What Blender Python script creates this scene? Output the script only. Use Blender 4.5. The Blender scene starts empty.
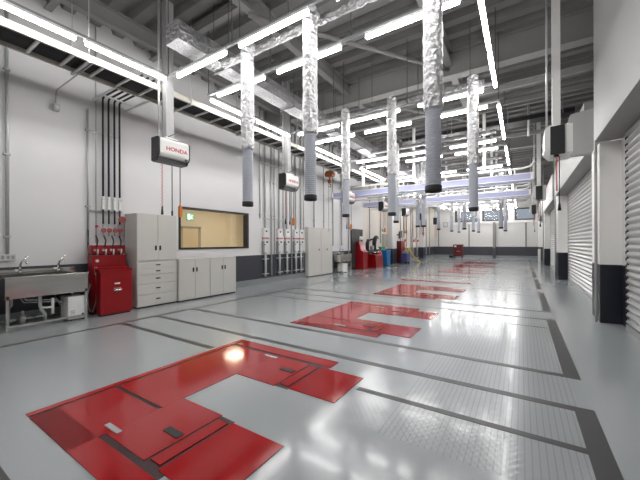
import bpy, bmesh, math, random
from mathutils import Vector, Matrix
random.seed(7)
PI = math.pi
SC = bpy.context.scene
COL = SC.collection
ORG = {}
ORD = ['first','second','third','fourth','fifth','sixth','seventh','eighth','ninth','tenth','eleventh','twelfth']

# ------------------------------------------------------------------ materials
def nodes(name):
    m = bpy.data.materials.new(name); m.use_nodes = True
    nt = m.node_tree; b = nt.nodes['Principled BSDF']
    return m, nt, b
def mat(name, col, rough=.5, metal=0., coat=0., noise=0., nscale=8., bump=0., bscale=60., emit=None, estr=0., spec=.5):
    m, nt, b = nodes(name)
    b.inputs['Base Color'].default_value = (*col, 1)
    b.inputs['Roughness'].default_value = rough
    b.inputs['Metallic'].default_value = metal
    b.inputs['Coat Weight'].default_value = coat
    b.inputs['Coat Roughness'].default_value = .06
    b.inputs['Specular IOR Level'].default_value = spec
    tc = nt.nodes.new('ShaderNodeTexCoord')
    if noise:
        n = nt.nodes.new('ShaderNodeTexNoise'); n.inputs['Scale'].default_value = nscale; n.inputs['Detail'].default_value = 4
        r = nt.nodes.new('ShaderNodeMixRGB'); r.blend_type = 'MIX'
        r.inputs[1].default_value = (*[c*(1-noise) for c in col], 1); r.inputs[2].default_value = (*[min(1, c*(1+noise)) for c in col], 1)
        nt.links.new(tc.outputs['Object'], n.inputs['Vector']); nt.links.new(n.outputs['Fac'], r.inputs[0]); nt.links.new(r.outputs[0], b.inputs['Base Color'])
    if bump:
        n = nt.nodes.new('ShaderNodeTexNoise'); n.inputs['Scale'].default_value = bscale; n.inputs['Detail'].default_value = 3
        bp = nt.nodes.new('ShaderNodeBump'); bp.inputs['Strength'].default_value = bump; bp.inputs['Distance'].default_value = .02
        nt.links.new(tc.outputs['Object'], n.inputs['Vector']); nt.links.new(n.outputs['Fac'], bp.inputs['Height']); nt.links.new(bp.outputs[0], b.inputs['Normal'])
    if emit:
        b.inputs['Emission Color'].default_value = (*emit, 1); b.inputs['Emission Strength'].default_value = estr
    return m

def wall_mat(name, upper, lower, curb, zb=1.02, zc=.2):
    """painted wall: upper colour, dark dado, grey upstand at the foot"""
    m, nt, b = nodes(name); b.inputs['Roughness'].default_value = .45
    g = nt.nodes.new('ShaderNodeNewGeometry'); s = nt.nodes.new('ShaderNodeSeparateXYZ'); nt.links.new(g.outputs['Position'], s.inputs[0])
    def gt(v):
        a = nt.nodes.new('ShaderNodeMath'); a.operation = 'GREATER_THAN'; a.inputs[1].default_value = v
        nt.links.new(s.outputs['Z'], a.inputs[0]); return a
    n = nt.nodes.new('ShaderNodeTexNoise'); n.inputs['Scale'].default_value = 1.3; n.inputs['Detail'].default_value = 5
    nt.links.new(g.outputs['Position'], n.inputs['Vector'])
    r = nt.nodes.new('ShaderNodeMixRGB'); r.inputs[1].default_value = (*[c*.96 for c in upper], 1); r.inputs[2].default_value = (*[min(1, c*1.03) for c in upper], 1)
    nt.links.new(n.outputs['Fac'], r.inputs[0])
    m1 = nt.nodes.new('ShaderNodeMixRGB'); m1.inputs[1].default_value = (*lower, 1); nt.links.new(gt(zb).outputs[0], m1.inputs[0]); nt.links.new(r.outputs[0], m1.inputs[2])
    m2 = nt.nodes.new('ShaderNodeMixRGB'); m2.inputs[1].default_value = (*curb, 1); nt.links.new(gt(zc).outputs[0], m2.inputs[0]); nt.links.new(m1.outputs[0], m2.inputs[2])
    nt.links.new(m2.outputs[0], b.inputs['Base Color'])
    return m

DARK = (.045, .047, .058); NAVY = (.012, .014, .024); FG = (.24, .26, .27)
M = {}
M['wall'] = wall_mat('wall_paint', (.73, .722, .722), DARK, FG)
M['wall_warm'] = wall_mat('wall_paint_warm_lit', (.74, .68, .60), DARK, FG)  # left wall paint with the warm light of the far stretch mixed into its colour
M['wall_far'] = wall_mat('far_wall_paint', (.66, .65, .63), DARK, FG)
M['wall_right'] = wall_mat('right_wall_paint', (.64, .632, .615), NAVY, NAVY, 1.03, 0)
M['pillar_right'] = wall_mat('right_wall_paint_lit', (.92, .91, .885), NAVY, NAVY, 1.03, 0)  # right wall paint lightened, stands in for light on the pillar fronts
M['pillar_left'] = wall_mat('pillar_paint', (.72, .71, .70), (.03, .035, .05), (.03, .035, .05), 1.03, 0)
M['cream'] = mat('cream_metal', (.56, .555, .54), .42)
M['header'] = mat('header_cream_dimmed', (.245, .243, .237), .45)  # cream darkened in its colour to offset the strong light on the headers
M['cab'] = mat('cabinet_enamel', (.60, .585, .545), .38, noise=.02)
M['cabtop'] = mat('cabinet_top', (.62, .61, .58), .3)
M['black'] = mat('black_plastic', (.012, .012, .014), .35)
M['rubber'] = mat('rubber', (.015, .015, .016), .6)
M['pipeblack'] = mat('black_pipe', (.018, .018, .02), .45)
M['darkgrey'] = mat('dark_grey_metal', (.06, .06, .065), .4)
M['grey'] = mat('grey_metal', (.30, .31, .32), .4, .3)
M['post'] = mat('post_paint', (.36, .36, .36), .45, noise=.12, nscale=12)
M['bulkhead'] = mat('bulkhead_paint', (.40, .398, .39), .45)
M['steel'] = mat('galvanised_steel', (.50, .505, .51), .38, .35, noise=.08, nscale=20)
M['stainless'] = mat('stainless_steel', (.62, .61, .58), .14, .95, noise=.05, nscale=3)
M['chrome'] = mat('chrome', (.75, .75, .76), .12, 1.)
M['red'] = mat('red_enamel', (.27, .001, .004), .30, coat=.15)
M['redplate'] = mat('red_floor_paint', (.36, .003, .006), .10, coat=.08, spec=.4, noise=.05, nscale=2)
M['redmark'] = mat('red_mark', (.55, .02, .03), .4)
M['valvered'] = mat('faded_valve_red', (.42, .09, .09), .5)
M['groove'] = mat('groove_dark', (.035, .004, .005), .5)
M['pinkmark'] = mat('faded_red_mark', (.52, .25, .24), .5)
M['white'] = mat('white_enamel', (.78, .78, .77), .35)
M['whiteplastic'] = mat('white_plastic', (.80, .80, .78), .35)
M['cover'] = mat('reel_cover', (.74, .74, .72), .3)
M['ceiling'] = mat('ceiling_deck', (.165, .163, .158), .7, noise=.08, nscale=3)
M['beam'] = mat('beam_paint', (.22, .217, .21), .6, noise=.05)
M['rail'] = mat('tray_rail', (.52, .50, .43), .45)
M['lav'] = mat('lavender_reflection', (.40, .42, .62), .35)  # light reflected by the girders, put into the base colour as lavender
M['orange'] = mat('orange_plastic', (.75, .22, .03), .4)
M['hookorange'] = mat('hoist_orange', (.34, .10, .02), .4)
M['redcable'] = mat('red_cable', (.65, .06, .05), .45)
M['green'] = mat('green_paint', (.05, .28, .14), .4)
M['blue'] = mat('blue_plastic', (.01, .16, .42), .35)
M['violet'] = mat('violet_paint', (.05, .05, .16), .4)
M['yellow'] = mat('yellow_hose', (.62, .48, .10), .45)
M['darkred'] = mat('dark_red_enamel', (.10, .004, .007), .35)
M['stripe'] = mat('floor_stripe', (.060, .060, .060), .4)
M['shutter'] = mat('shutter_slats', (.52, .52, .52), .38, .35)
M['inwall'] = mat('office_wall', (.80, .76, .67), .6)
M['indoor'] = mat('office_door', (.72, .63, .49), .45)
M['frame'] = mat('window_frame', (.02, .02, .022), .4)
M['beige'] = mat('beige_panel', (.45, .42, .36), .5)
M['lamp'] = mat('tube_light', (.9, .9, .9), .4, emit=(1.0, .985, .975), estr=17.)
M['officelamp'] = mat('office_lamp', (.9, .9, .9), .4, emit=(1.0, .84, .62), estr=10.5)
M['exit'] = mat('exit_green', (.20, .55, .36), .4, emit=(.4, .85, .6), estr=.18)
M['exitwhite'] = mat('exit_white', (.9, .9, .9), .4, emit=(.85, 1., .9), estr=1.0)
M['clear'] = mat('pale_tube', (.62, .64, .60), .25)

def foil(alb, rgh):
    m, nt, b = nodes('aluminium_foil')
    b.inputs['Metallic'].default_value = .85; b.inputs['Roughness'].default_value = rgh
    tc = nt.nodes.new('ShaderNodeTexCoord'); v = nt.nodes.new('ShaderNodeTexVoronoi'); v.inputs['Scale'].default_value = 16
    n = nt.nodes.new('ShaderNodeTexNoise'); n.inputs['Scale'].default_value = 30; n.inputs['Detail'].default_value = 5
    nt.links.new(tc.outputs['Object'], v.inputs['Vector']); nt.links.new(tc.outputs['Object'], n.inputs['Vector'])
    a = nt.nodes.new('ShaderNodeMath'); a.operation = 'ADD'; nt.links.new(v.outputs['Distance'], a.inputs[0]); nt.links.new(n.outputs['Fac'], a.inputs[1])
    bp = nt.nodes.new('ShaderNodeBump'); bp.inputs['Strength'].default_value = .9; bp.inputs['Distance'].default_value = .03
    nt.links.new(a.outputs[0], bp.inputs['Height']); nt.links.new(bp.outputs[0], b.inputs['Normal'])
    b.inputs['Base Color'].default_value = (alb, alb, alb*1.02, 1)
    return m
M['foil'] = foil(.62, .36)
M['foil_shaded'] = foil(.34, .45)  # same foil darkened, dims ducts that the tube lights below make too bright
def hose_mat():
    m, nt, b = nodes('grey_hose'); b.inputs['Roughness'].default_value = .5; b.inputs['Base Color'].default_value = (.38, .40, .45, 1)
    return m
M['hose'] = hose_mat()
def glass(name, tint, refl):
    m = bpy.data.materials.new(name); m.use_nodes = True; nt = m.node_tree; nt.nodes.clear()
    o = nt.nodes.new('ShaderNodeOutputMaterial'); t = nt.nodes.new('ShaderNodeBsdfTransparent'); t.inputs[0].default_value = (*tint, 1)
    g = nt.nodes.new('ShaderNodeBsdfGlossy'); g.inputs['Roughness'].default_value = .02
    f = nt.nodes.new('ShaderNodeFresnel'); f.inputs[0].default_value = 1.2
    mx = nt.nodes.new('ShaderNodeMixShader'); nt.links.new(f.outputs[0], mx.inputs[0]); nt.links.new(t.outputs[0], mx.inputs[1]); nt.links.new(g.outputs[0], mx.inputs[2]); nt.links.new(mx.outputs[0], o.inputs[0])
    return m
M['glass'] = glass('window_glass', (.97, .97, .96), .1)
M['darkglass'] = mat('dark_glass', (.10, .105, .105), .12)

def floor_mat():
    """grey epoxy; a strip with a fine anti-slip grain along the right of the bays"""
    m, nt, b = nodes('epoxy_floor')
    N = nt.nodes; L = nt.links
    g = N.new('ShaderNodeNewGeometry'); s = N.new('ShaderNodeSeparateXYZ'); L.new(g.outputs['Position'], s.inputs[0])
    def mth(op, a, v=None, w=None):
        q = N.new('ShaderNodeMath'); q.operation = op
        for i, x in enumerate((a, v, w)):
            if x is None: continue
            if isinstance(x, (int, float)): q.inputs[i].default_value = x
            else: L.new(x, q.inputs[i])
        return q.outputs[0]
    X, Y = s.outputs['X'], s.outputs['Y']
    mask = mth('MULTIPLY', mth('MULTIPLY', mth('GREATER_THAN', X, -1.38), mth('LESS_THAN', X, .42)), mth('GREATER_THAN', Y, 2.2))
    wx = mth('SINE', mth('MULTIPLY', X, 2*PI/.055)); wy = mth('SINE', mth('MULTIPLY', Y, 2*PI/.070))
    grid = mth('MULTIPLY', mth('MULTIPLY', wx, wy), mask)
    n = N.new('ShaderNodeTexNoise'); n.inputs['Scale'].default_value = .7; n.inputs['Detail'].default_value = 5; L.new(g.outputs['Position'], n.inputs['Vector'])
    n2 = N.new('ShaderNodeTexNoise'); n2.inputs['Scale'].default_value = 5; n2.inputs['Detail'].default_value = 2; L.new(g.outputs['Position'], n2.inputs['Vector'])
    h = mth('ADD', mth('MULTIPLY', grid, .22), mth('MULTIPLY', n2.outputs['Fac'], .25))
    bp = N.new('ShaderNodeBump'); bp.inputs['Strength'].default_value = .35; bp.inputs['Distance'].default_value = .004; L.new(h, bp.inputs['Height']); L.new(bp.outputs[0], b.inputs['Normal'])
    r = N.new('ShaderNodeMixRGB'); r.inputs[1].default_value = (.345, .37, .38, 1); r.inputs[2].default_value = (.385, .41, .42, 1); L.new(n.outputs['Fac'], r.inputs[0])
    lx = mth('SINE', mth('MULTIPLY', X, 2*PI/.042))
    ln = mth('MULTIPLY', mth('GREATER_THAN', lx, .80), mth('MULTIPLY', mask, mth('GREATER_THAN', X, -.95)))
    r2 = N.new('ShaderNodeMixRGB'); r2.inputs[2].default_value = (.26, .27, .28, 1); L.new(r.outputs[0], r2.inputs[1]); L.new(mth('MULTIPLY', ln, .55), r2.inputs[0])
    L.new(r2.outputs[0], b.inputs['Base Color'])
    L.new(mth('ADD', mth('MULTIPLY', mask, .03), .15), b.inputs['Roughness'])
    b.inputs['Coat Weight'].default_value = .12; b.inputs['Coat Roughness'].default_value = .06
    return m
M['floor'] = floor_mat()

# ------------------------------------------------------------------ mesh building
class MB:
    def __init__(s): s.v = []; s.f = []; s.sm = []
    def add(s, vs, fs, smooth=False):
        o = len(s.v); s.v += [Vector(v) for v in vs]
        for f in fs: s.f.append([i+o for i in f]); s.sm.append(smooth)
        return s
    def box(s, x0, x1, y0, y1, z0, z1):
        x0, x1 = sorted((x0, x1)); y0, y1 = sorted((y0, y1)); z0, z1 = sorted((z0, z1))
        return s.add([(x0,y0,z0),(x1,y0,z0),(x1,y1,z0),(x0,y1,z0),(x0,y0,z1),(x1,y0,z1),(x1,y1,z1),(x0,y1,z1)],
                     [(0,3,2,1),(4,5,6,7),(0,1,5,4),(1,2,6,5),(2,3,7,6),(3,0,4,7)])
    def tube(s, pts, r, n=10, cap=True):
        pts = [Vector(p) for p in pts]; rs = r if isinstance(r, (list, tuple)) else [r]*len(pts)
        vs = []; up = None
        for i, p in enumerate(pts):
            t = (pts[min(i+1, len(pts)-1)] - pts[max(i-1, 0)]).normalized()
            if up is None:
                a = Vector((0,0,1)) if abs(t.z) < .9 else Vector((1,0,0)); up = (a - t*a.dot(t)).normalized()
            else: up = (up - t*up.dot(t)).normalized()
            w = t.cross(up)
            for k in range(n):
                an = 2*PI*k/n; vs.append(p + (up*math.cos(an) + w*math.sin(an))*rs[i])
        fs = [(i*n+k, i*n+(k+1)%n, (i+1)*n+(k+1)%n, (i+1)*n+k) for i in range(len(pts)-1) for k in range(n)]
        s.add(vs, fs, True)
        if cap:
            o = len(s.v)-len(vs)
            s.f.append([o+k for k in range(n)][::-1]); s.sm.append(False)
            s.f.append([o+(len(pts)-1)*n+k for k in range(n)]); s.sm.append(False)
        return s
    def lathe(s, prof, c=(0,0), n=24, jit=0.):
        """profile of (radius, z) round a vertical axis"""
        vs = [(c[0]+(r+random.uniform(-jit, jit))*math.cos(2*PI*k/n), c[1]+(r+random.uniform(-jit, jit))*math.sin(2*PI*k/n), z) for r, z in prof for k in range(n)]
        fs = [(i*n+k, i*n+(k+1)%n, (i+1)*n+(k+1)%n, (i+1)*n+k) for i in range(len(prof)-1) for k in range(n)]
        return s.add(vs, fs, jit == 0)
    def prism(s, poly, axis, a0, a1, smooth=False):
        """2D outline (in the two other axes, in x,y,z order) swept along axis"""
        def P(u, v, w): return {'x':(w,u,v),'y':(u,w,v),'z':(u,v,w)}[axis]
        n = len(poly); vs = [P(*p, a0) for p in poly] + [P(*p, a1) for p in poly]
        s.add(vs, [(i, (i+1)%n, n+(i+1)%n, n+i) for i in range(n)], smooth)
        s.add(vs, [tuple(range(n))[::-1], tuple(range(n, 2*n))])
        return s
    def build(s, name, m, parent=None, bevel=0., loc=None):
        org = ORG.get(parent, Vector()) if parent else (Vector(loc) if loc else Vector())
        me = bpy.data.meshes.new(name); me.from_pydata([tuple(v-org) for v in s.v], [], s.f); me.materials.append(M[m] if isinstance(m, str) else m)
        me.polygons.foreach_set('use_smooth', s.sm)
        bm = bmesh.new(); bm.from_mesh(me); bmesh.ops.recalc_face_normals(bm, faces=bm.faces); bm.to_mesh(me); bm.free()
        o = bpy.data.objects.new(name, me); COL.objects.link(o)
        if parent: o.parent = parent
        else: o.location = org
        ORG[o] = org
        if bevel:
            b = o.modifiers.new('bevel', 'BEVEL'); b.width = bevel; b.segments = 2; b.limit_method = 'ANGLE'
        return o
def box(*a): return MB().box(*a)
def tube(*a, **k): return MB().tube(*a, **k)
def tag(o, label=None, cat=None, group=None, kind=None):
    if label: o['label'] = label
    if cat: o['category'] = cat
    if group: o['group'] = group
    if kind: o['kind'] = kind
    return o
SHIFT = {'tyre_balancer': -1.15, 'tyre_changer': -1.2, 'gas_bottle': -1.6, 'waste_bin': -1.72, 'red_cabinet': -.5, 'monitor': -.3, 'floor_washer': -.75}
def thing(name, label, cat, loc, group=None):
    o = bpy.data.objects.new(name, None); COL.objects.link(o); o.location = Vector(loc) + Vector((0, SHIFT.get(name, 0), 0)); o.empty_display_size = .1
    ORG[o] = Vector(loc); tag(o, label, cat, group); return o
def struct(name, mb, m, parent=None, **k):
    o = mb.build(name, m, parent, **k)
    if not parent: o['kind'] = 'structure'
    return o
def dup(o, dloc=(0,0,0), label=None, parent=None):
    c = o.copy(); COL.objects.link(c)
    if parent: c.parent = parent
    else: c.location = o.location + Vector(dloc); ORG[c] = ORG.get(o, Vector()) + Vector(dloc)
    if label: c['label'] = label
    for ch in list(o.children): dup(ch, parent=c)
    return c
def text(name, s, size, m, parent, loc, rot, extrude=.002, width=None, bold=.0):
    cu = bpy.data.curves.new(name, 'FONT'); cu.body = s; cu.size = size; cu.extrude = extrude; cu.align_x = 'CENTER'; cu.align_y = 'CENTER'; cu.offset = bold
    t = bpy.data.objects.new('tmp', cu); COL.objects.link(t); bpy.context.view_layer.update()
    me = bpy.data.meshes.new_from_object(t); bpy.data.objects.remove(t)
    if width:
        w = max(v.co.x for v in me.vertices) - min(v.co.x for v in me.vertices)
        for v in me.vertices: v.co.x *= width/w
    me.transform(Matrix.Translation(Vector(loc) - ORG[parent]) @ rot.to_4x4()); me.materials.clear(); me.materials.append(M[m])
    o = bpy.data.objects.new(name, me); COL.objects.link(o); o.parent = parent; ORG[o] = ORG[parent]; return o
def arc(cx, cz, r, a0, a1, n): return [(cx+r*math.cos(a0+(a1-a0)*i/n), cz+r*math.sin(a0+(a1-a0)*i/n)) for i in range(n+1)]

XL, XR, YB, YF, ZC = -7.65, 1.45, -3.2, 33.6, 6.1

# ------------------------------------------------------------------ the setting
struct('floor', box(XL-.2, XR+.2, YB-.2, YF+.2, -.12, 0), 'floor')
WY0, WY1, WZ0, WZ1 = 4.91, 7.42, 1.27, 2.42
w = MB()
w.box(XL-.18, XL, YB, WY0, 0, ZC+.2); w.box(XL-.18, XL, WY1, 16.35, 0, ZC+.2); w.box(XL-.18, XL, WY0, WY1, 0, WZ0); w.box(XL-.18, XL, WY0, WY1, WZ1, ZC+.2)
struct('wall_left', w, 'wall'); struct('wall_left_far', box(XL-.18, XL, 16.35, YF, 0, ZC+.2), 'wall_warm')
struct('wall_back', box(XL, XR, YB-.15, YB, 0, ZC+.2), 'wall')
FW = [(-5.62, -3.5), (-3.2, -1.08), (-.55, .98)]
w = MB().box(XL, XR, YF, YF+.2, 0, 3.45); w.box(XL, 5.2, YF, YF+.2, 4.55, ZC+.2); w.box(XR, 5.2, YF, YF+.2, 3.45, 4.55)
xs = [XL]+[x for p in FW for x in p]+[XR]
for i in range(0, len(xs), 2): w.box(xs[i], xs[i+1], YF, YF+.2, 3.45, 4.55)
struct('wall_far', w, 'wall_far')
# right wall with its shutter openings
SH = [(1.2, 7.0), (8.4, 14.6), (16.4, 23.2), (24.6, 31.0)]
w = MB(); ys = [YB]+[y for p in SH for y in p]+[YF]
for i in range(0, len(ys), 2): w.box(XR, XR+.3, ys[i], ys[i+1], 0, ZC+.2 if i == 0 else 4.3)
for a, b in SH: w.box(XR, XR+.3, a, b, 3.3, ZC+.2 if a < 5 else 4.3)
w.box(XR+.3, 5.2, 7.2, 7.45, 4.0, ZC+.2)
struct('wall_right', w, 'wall_right')
struct('floor_loft', box(XR+.3, 5.2, 7.45, YF, 4.0, 4.25), 'beam')
struct('wall_loft', box(5.0, 5.2, 7.45, YF, 4.25, ZC+.2), 'beam')
# ribbed deck
P = []
y = YB-.1; pitch = .46
while y < YF+.2:
    P += [(y, ZC+.14), (y+.14, ZC+.14), (y+.20, ZC), (y+.40, ZC)]; y += pitch
P += [(YF+.25, ZC+.14), (YF+.25, ZC+.3), (YB-.1, ZC+.3)]
struct('ceiling', MB().prism(P, 'x', XL-.1, 5.2), 'ceiling')
def ibeam(axis, c, z0, z1, a0, a1, fw=.26):
    h = fw/2; t = .025
    poly = [(c-h,z0),(c+h,z0),(c+h,z0+t),(c+t/2,z0+t),(c+t/2,z1-t),(c+h,z1-t),(c+h,z1),(c-h,z1),(c-h,z1-t),(c-t/2,z1-t),(c-t/2,z0+t),(c-h,z0+t)]
    return MB().prism(poly, axis, a0, a1)
tn = [0]
def trim(mb, m, **k):
    tn[0] += 1; return struct('trim_%d' % tn[0], mb, m, **k)
for yb in (.2, 8.25, 16.0, 23.9, 31.2): trim(ibeam('x', yb, 5.5, ZC+.02, XL, XR if yb < 7.5 else 5.0, .28), 'beam')
for xb in (-6.9, -4.3, -1.5): trim(ibeam('y', xb, 5.78, ZC+.02, YB, YF, .16), 'beam')
# crosswise purlins
for yb in (2.2, 4.2, 6.2, 10.3, 12.2, 14.1, 18, 20, 22, 26, 28, 30): trim(ibeam('x', yb, 5.92, ZC+.02, XL, XR if yb < 7.5 else 5.0, .12), 'beam')
for (xa, ya, xb, yb) in ((-4.3, 8.3, -1.5, 12.2), (-1.5, 8.3, -4.3, 4.2), (-4.3, 16, -1.5, 20), (-1.5, 16, -4.3, 12.2)):
    trim(tube([(xa, ya, 5.72), (xb, yb, 5.72)], .045, n=8), 'beam')

for yb, z in ((9.2, 5.3), (11.0, 5.6), (13.2, 5.2)): trim(box(-1.2, 4.9, yb-.05, yb+.05, z, z+.12), 'beam')
for x, yb in ((1.6, 9.6), (.2, 12.6), (1.6, 14.5)): trim(tube([(x, yb, 4.3 if x > 1 else 5.0), (x, yb, ZC)], .035, n=8), 'steel')
# window to the office
win = struct('window_1', MB().box(XL-.16, XL+.03, WY0, WY1, WZ1-.05, WZ1).box(XL-.16, XL+.03, WY0, WY1, WZ0, WZ0+.05).box(XL-.16, XL+.03, WY0, WY0+.05, WZ0+.05, WZ1-.05).box(XL-.16, XL+.03, WY1-.07, WY1, WZ0+.05, WZ1-.05), 'frame')
box(XL-.13, XL-.12, WY0+.05, WY1-.07, WZ0+.05, WZ1-.05).build('pane', 'glass', win)
# office behind it
OX0, OX1, OY0, OY1, OZ = -11., XL-.18, 3.4, 10.6, 3.0
o = MB().box(OX0-.1, OX0, OY0, OY1, 0, OZ).box(OX0, OX1, OY0-.1, OY0, 0, OZ).box(OX0, OX1, OY1, OY1+.1, 0, OZ).box(OX0-.1, OX1, OY0-.1, OY1+.1, OZ, OZ+.1).box(OX0-.1, OX1, OY0-.1, OY1+.1, -.12, -.005)
struct('wall_office', o, 'inwall')
struct('trim_office', box(OX0, OX0+.35, 9.35, 9.6, 0, OZ-.01), 'inwall')
d = struct('door_office', box(OX0+.005, OX0+.05, 7.2, 7.9, 0, 2.02), 'indoor')
MB().box(OX0+.005, OX0+.07, 7.1, 7.2, 0, 2.1).box(OX0+.005, OX0+.07, 7.9, 8.0, 0, 2.1).box(OX0+.005, OX0+.07, 7.1, 8.0, 2.02, 2.1).build('door_frame', 'beige', d)
t = thing('exit_sign', 'green emergency exit sign glowing on the wall of the lit office', 'sign', (OX0+.03, 7.53, 2.35))
box(OX0+.005, OX0+.06, 7.39, 7.67, 2.35, 2.61).build('sign_box', 'exit', t)
# running figure pictogram and doorway
MB().box(OX0+.06, OX0+.064, 7.42, 7.51, 2.38, 2.58).build('doorway_mark', 'exitwhite', t)
mk = MB(); mk.tube([(OX0+.064, 7.585, 2.50), (OX0+.064, 7.57, 2.45)], .014, 6); mk.tube([(OX0+.064, 7.57, 2.45), (OX0+.064, 7.61, 2.40)], .009, 6); mk.tube([(OX0+.064, 7.57, 2.45), (OX0+.064, 7.53, 2.42)], .009, 6); mk.tube([(OX0+.064, 7.595, 2.53), (OX0+.064, 7.592, 2.545)], .015, 6)
mk.build('running_figure', 'exitwhite', t)
for i, (ox, oy) in enumerate(((-9.4, 5.2), (-9.4, 8.4))):
    t = thing('office_lamp', ['square warm office ceiling lamp nearer the camera, seen through the window', 'square warm office ceiling lamp at the far end of the office'][i], 'lamp', (ox, oy, OZ-.07), 'office ceiling lamps')
    box(ox-.34, ox+.34, oy-.34, oy+.34, OZ-.05, OZ).build('lamp_frame', 'white', t); box(ox-.3, ox+.3, oy-.3, oy+.3, OZ-.07, OZ-.05).build('diffuser', 'officelamp', t)

# far windows
for i, (a, b) in enumerate(FW):
    f = MB(); z0, z1 = 3.45, 4.55
    f.box(a, b, YF-.03, YF+.16, z1-.1, z1).box(a, b, YF-.03, YF+.16, z0, z0+.1).box(a, a+.16, YF-.03, YF+.16, z0+.1, z1-.1).box(b-.06, b, YF-.03, YF+.16, z0+.1, z1-.1)
    wn = struct('window_%d' % (i+2), f, 'frame')
    box(a+.16, b-.06, YF+.08, YF+.09, z0+.1, z1-.1).build('pane', 'glass', wn)
trim(box(XL+1.6, XR, YF-.12, YF, 3.22, 3.38), 'white')
for x in (-7.2, -4.35, -2.1, .3): trim(box(x-.05, x+.05, YF-.05, YF, 1.02, 3.2), 'beam')
# far column with dark foot
trim(box(-2.3, -2.05, YF-.55, YF-.3, 0, .9), 'darkgrey'); trim(box(-2.27, -2.08, YF-.52, YF-.33, .9, 3.3), 'beam')

# door on the left wall further back
d = struct('door_1', MB().box(XL, XL+.06, 14.8, 14.95, .0, 2.18).box(XL, XL+.06, 16.02, 16.2, .0, 2.18).box(XL, XL+.06, 14.95, 16.02, 2.05, 2.18).box(XL, XL+.06, 14.95, 16.02, 0, .14), 'black')
box(XL, XL+.03, 14.95, 16.02, .14, 2.05).build('door_pane', 'darkglass', d); tube([(XL+.08, 15.9, .9), (XL+.08, 15.9, 1.25)], .015, 8).build('door_handle', 'chrome', d)
# pillars
for i, (a, b) in enumerate(((20.15, 21.0), (27.9, 28.7))): struct('wall_pillar_left_%d' % (i+1), box(XL, XL+.38, a, b, 0, ZC), 'pillar_left')
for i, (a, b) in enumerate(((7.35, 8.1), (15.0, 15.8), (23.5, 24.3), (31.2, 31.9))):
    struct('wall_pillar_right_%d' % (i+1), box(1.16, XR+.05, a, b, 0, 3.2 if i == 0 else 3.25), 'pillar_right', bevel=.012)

# headers over the shutters
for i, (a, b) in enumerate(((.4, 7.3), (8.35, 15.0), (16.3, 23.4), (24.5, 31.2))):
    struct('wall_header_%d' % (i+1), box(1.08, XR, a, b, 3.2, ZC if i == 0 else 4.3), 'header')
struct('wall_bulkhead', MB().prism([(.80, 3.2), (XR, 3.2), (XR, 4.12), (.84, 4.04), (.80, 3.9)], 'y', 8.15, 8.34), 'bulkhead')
# soffit return of the near header above the pillar
# ------------------------------------------------------------------ roller shutters
def shutter(n, y0, y1):
    prof = []; z = .10; p = .108
    X0 = XR-.005
    while z < 3.2:
        for k in range(5):
            u = k/5; prof.append((X0 + .030*math.sin(PI*u), z+p*.86*u))
        prof.append((X0-.004, z+p*.90)); z += p
    back = [(X0+.06, prof[-1][1]), (X0+.06, .10)]
    prof = [(X0-(x-X0)*1.35, zz) for x, zz in prof]
    d = struct('door_%d' % n, MB().prism(prof+back, 'y', y0+.06, y1-.06), 'shutter')
    box(X0-.035, X0+.05, y0+.06, y1-.06, .0, .10).build('bottom_bar', 'steel', d)
    for ya, yb in ((y0, y0+.06), (y1-.06, y1)):
        box(X0-.015, X0+.08, ya, yb, 0, 3.2).build('guide_rail', 'darkgrey', d)
    nb = MB(); zz = .15
    while zz < 3.15:
        nb.box(X0-.040, X0-.030, y1-.10, y1-.062, zz, zz+.05); nb.box(X0-.040, X0-.030, y0+.062, y0+.10, zz, zz+.05); zz += .108
    nb.build('slat_clips', 'black', d)
    h = MB(); ym = y0+1.2
    h.tube([(X0-.04, ym, .62), (X0-.09, ym, .62), (X0-.09, ym+.25, .62), (X0-.04, ym+.25, .62)], .012, 8)
    h.build('shutter_handle', 'chrome', d)
    return d
for i, (a, b) in enumerate(SH): shutter(i+2, a, b)

# ------------------------------------------------------------------ floor marks
def mark(x0, x1, y0, y1): trim(box(x0, x1, y0, y1, 0, .002), 'stripe')
for k in range(0, 8):
    y0, y1 = .52+3.7*k, 3.43+3.7*k
    mark(-6.04, .37, y0-.045, y0+.045); mark(-6.04, .37, y1-.045, y1+.045)
    mark(.37, .51, y0-.045, y1+.045)
mark(-6.12, -6.04, -1.5, 29.4)
mark(-6.04, -3.55, 2.73, 2.82); mark(-1.36, .37, 2.74, 2.81)
for k in range(1, 6): mark(-6.04, -3.6, 2.715+3.7*k, 2.765+3.7*k); mark(-.2, .34, 2.7+3.7*k, 2.75+3.7*k)
mark(-.8, 1.2, 28.6, 29.4); mark(-2.9, -1.3, 29.2, 29.9)

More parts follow.
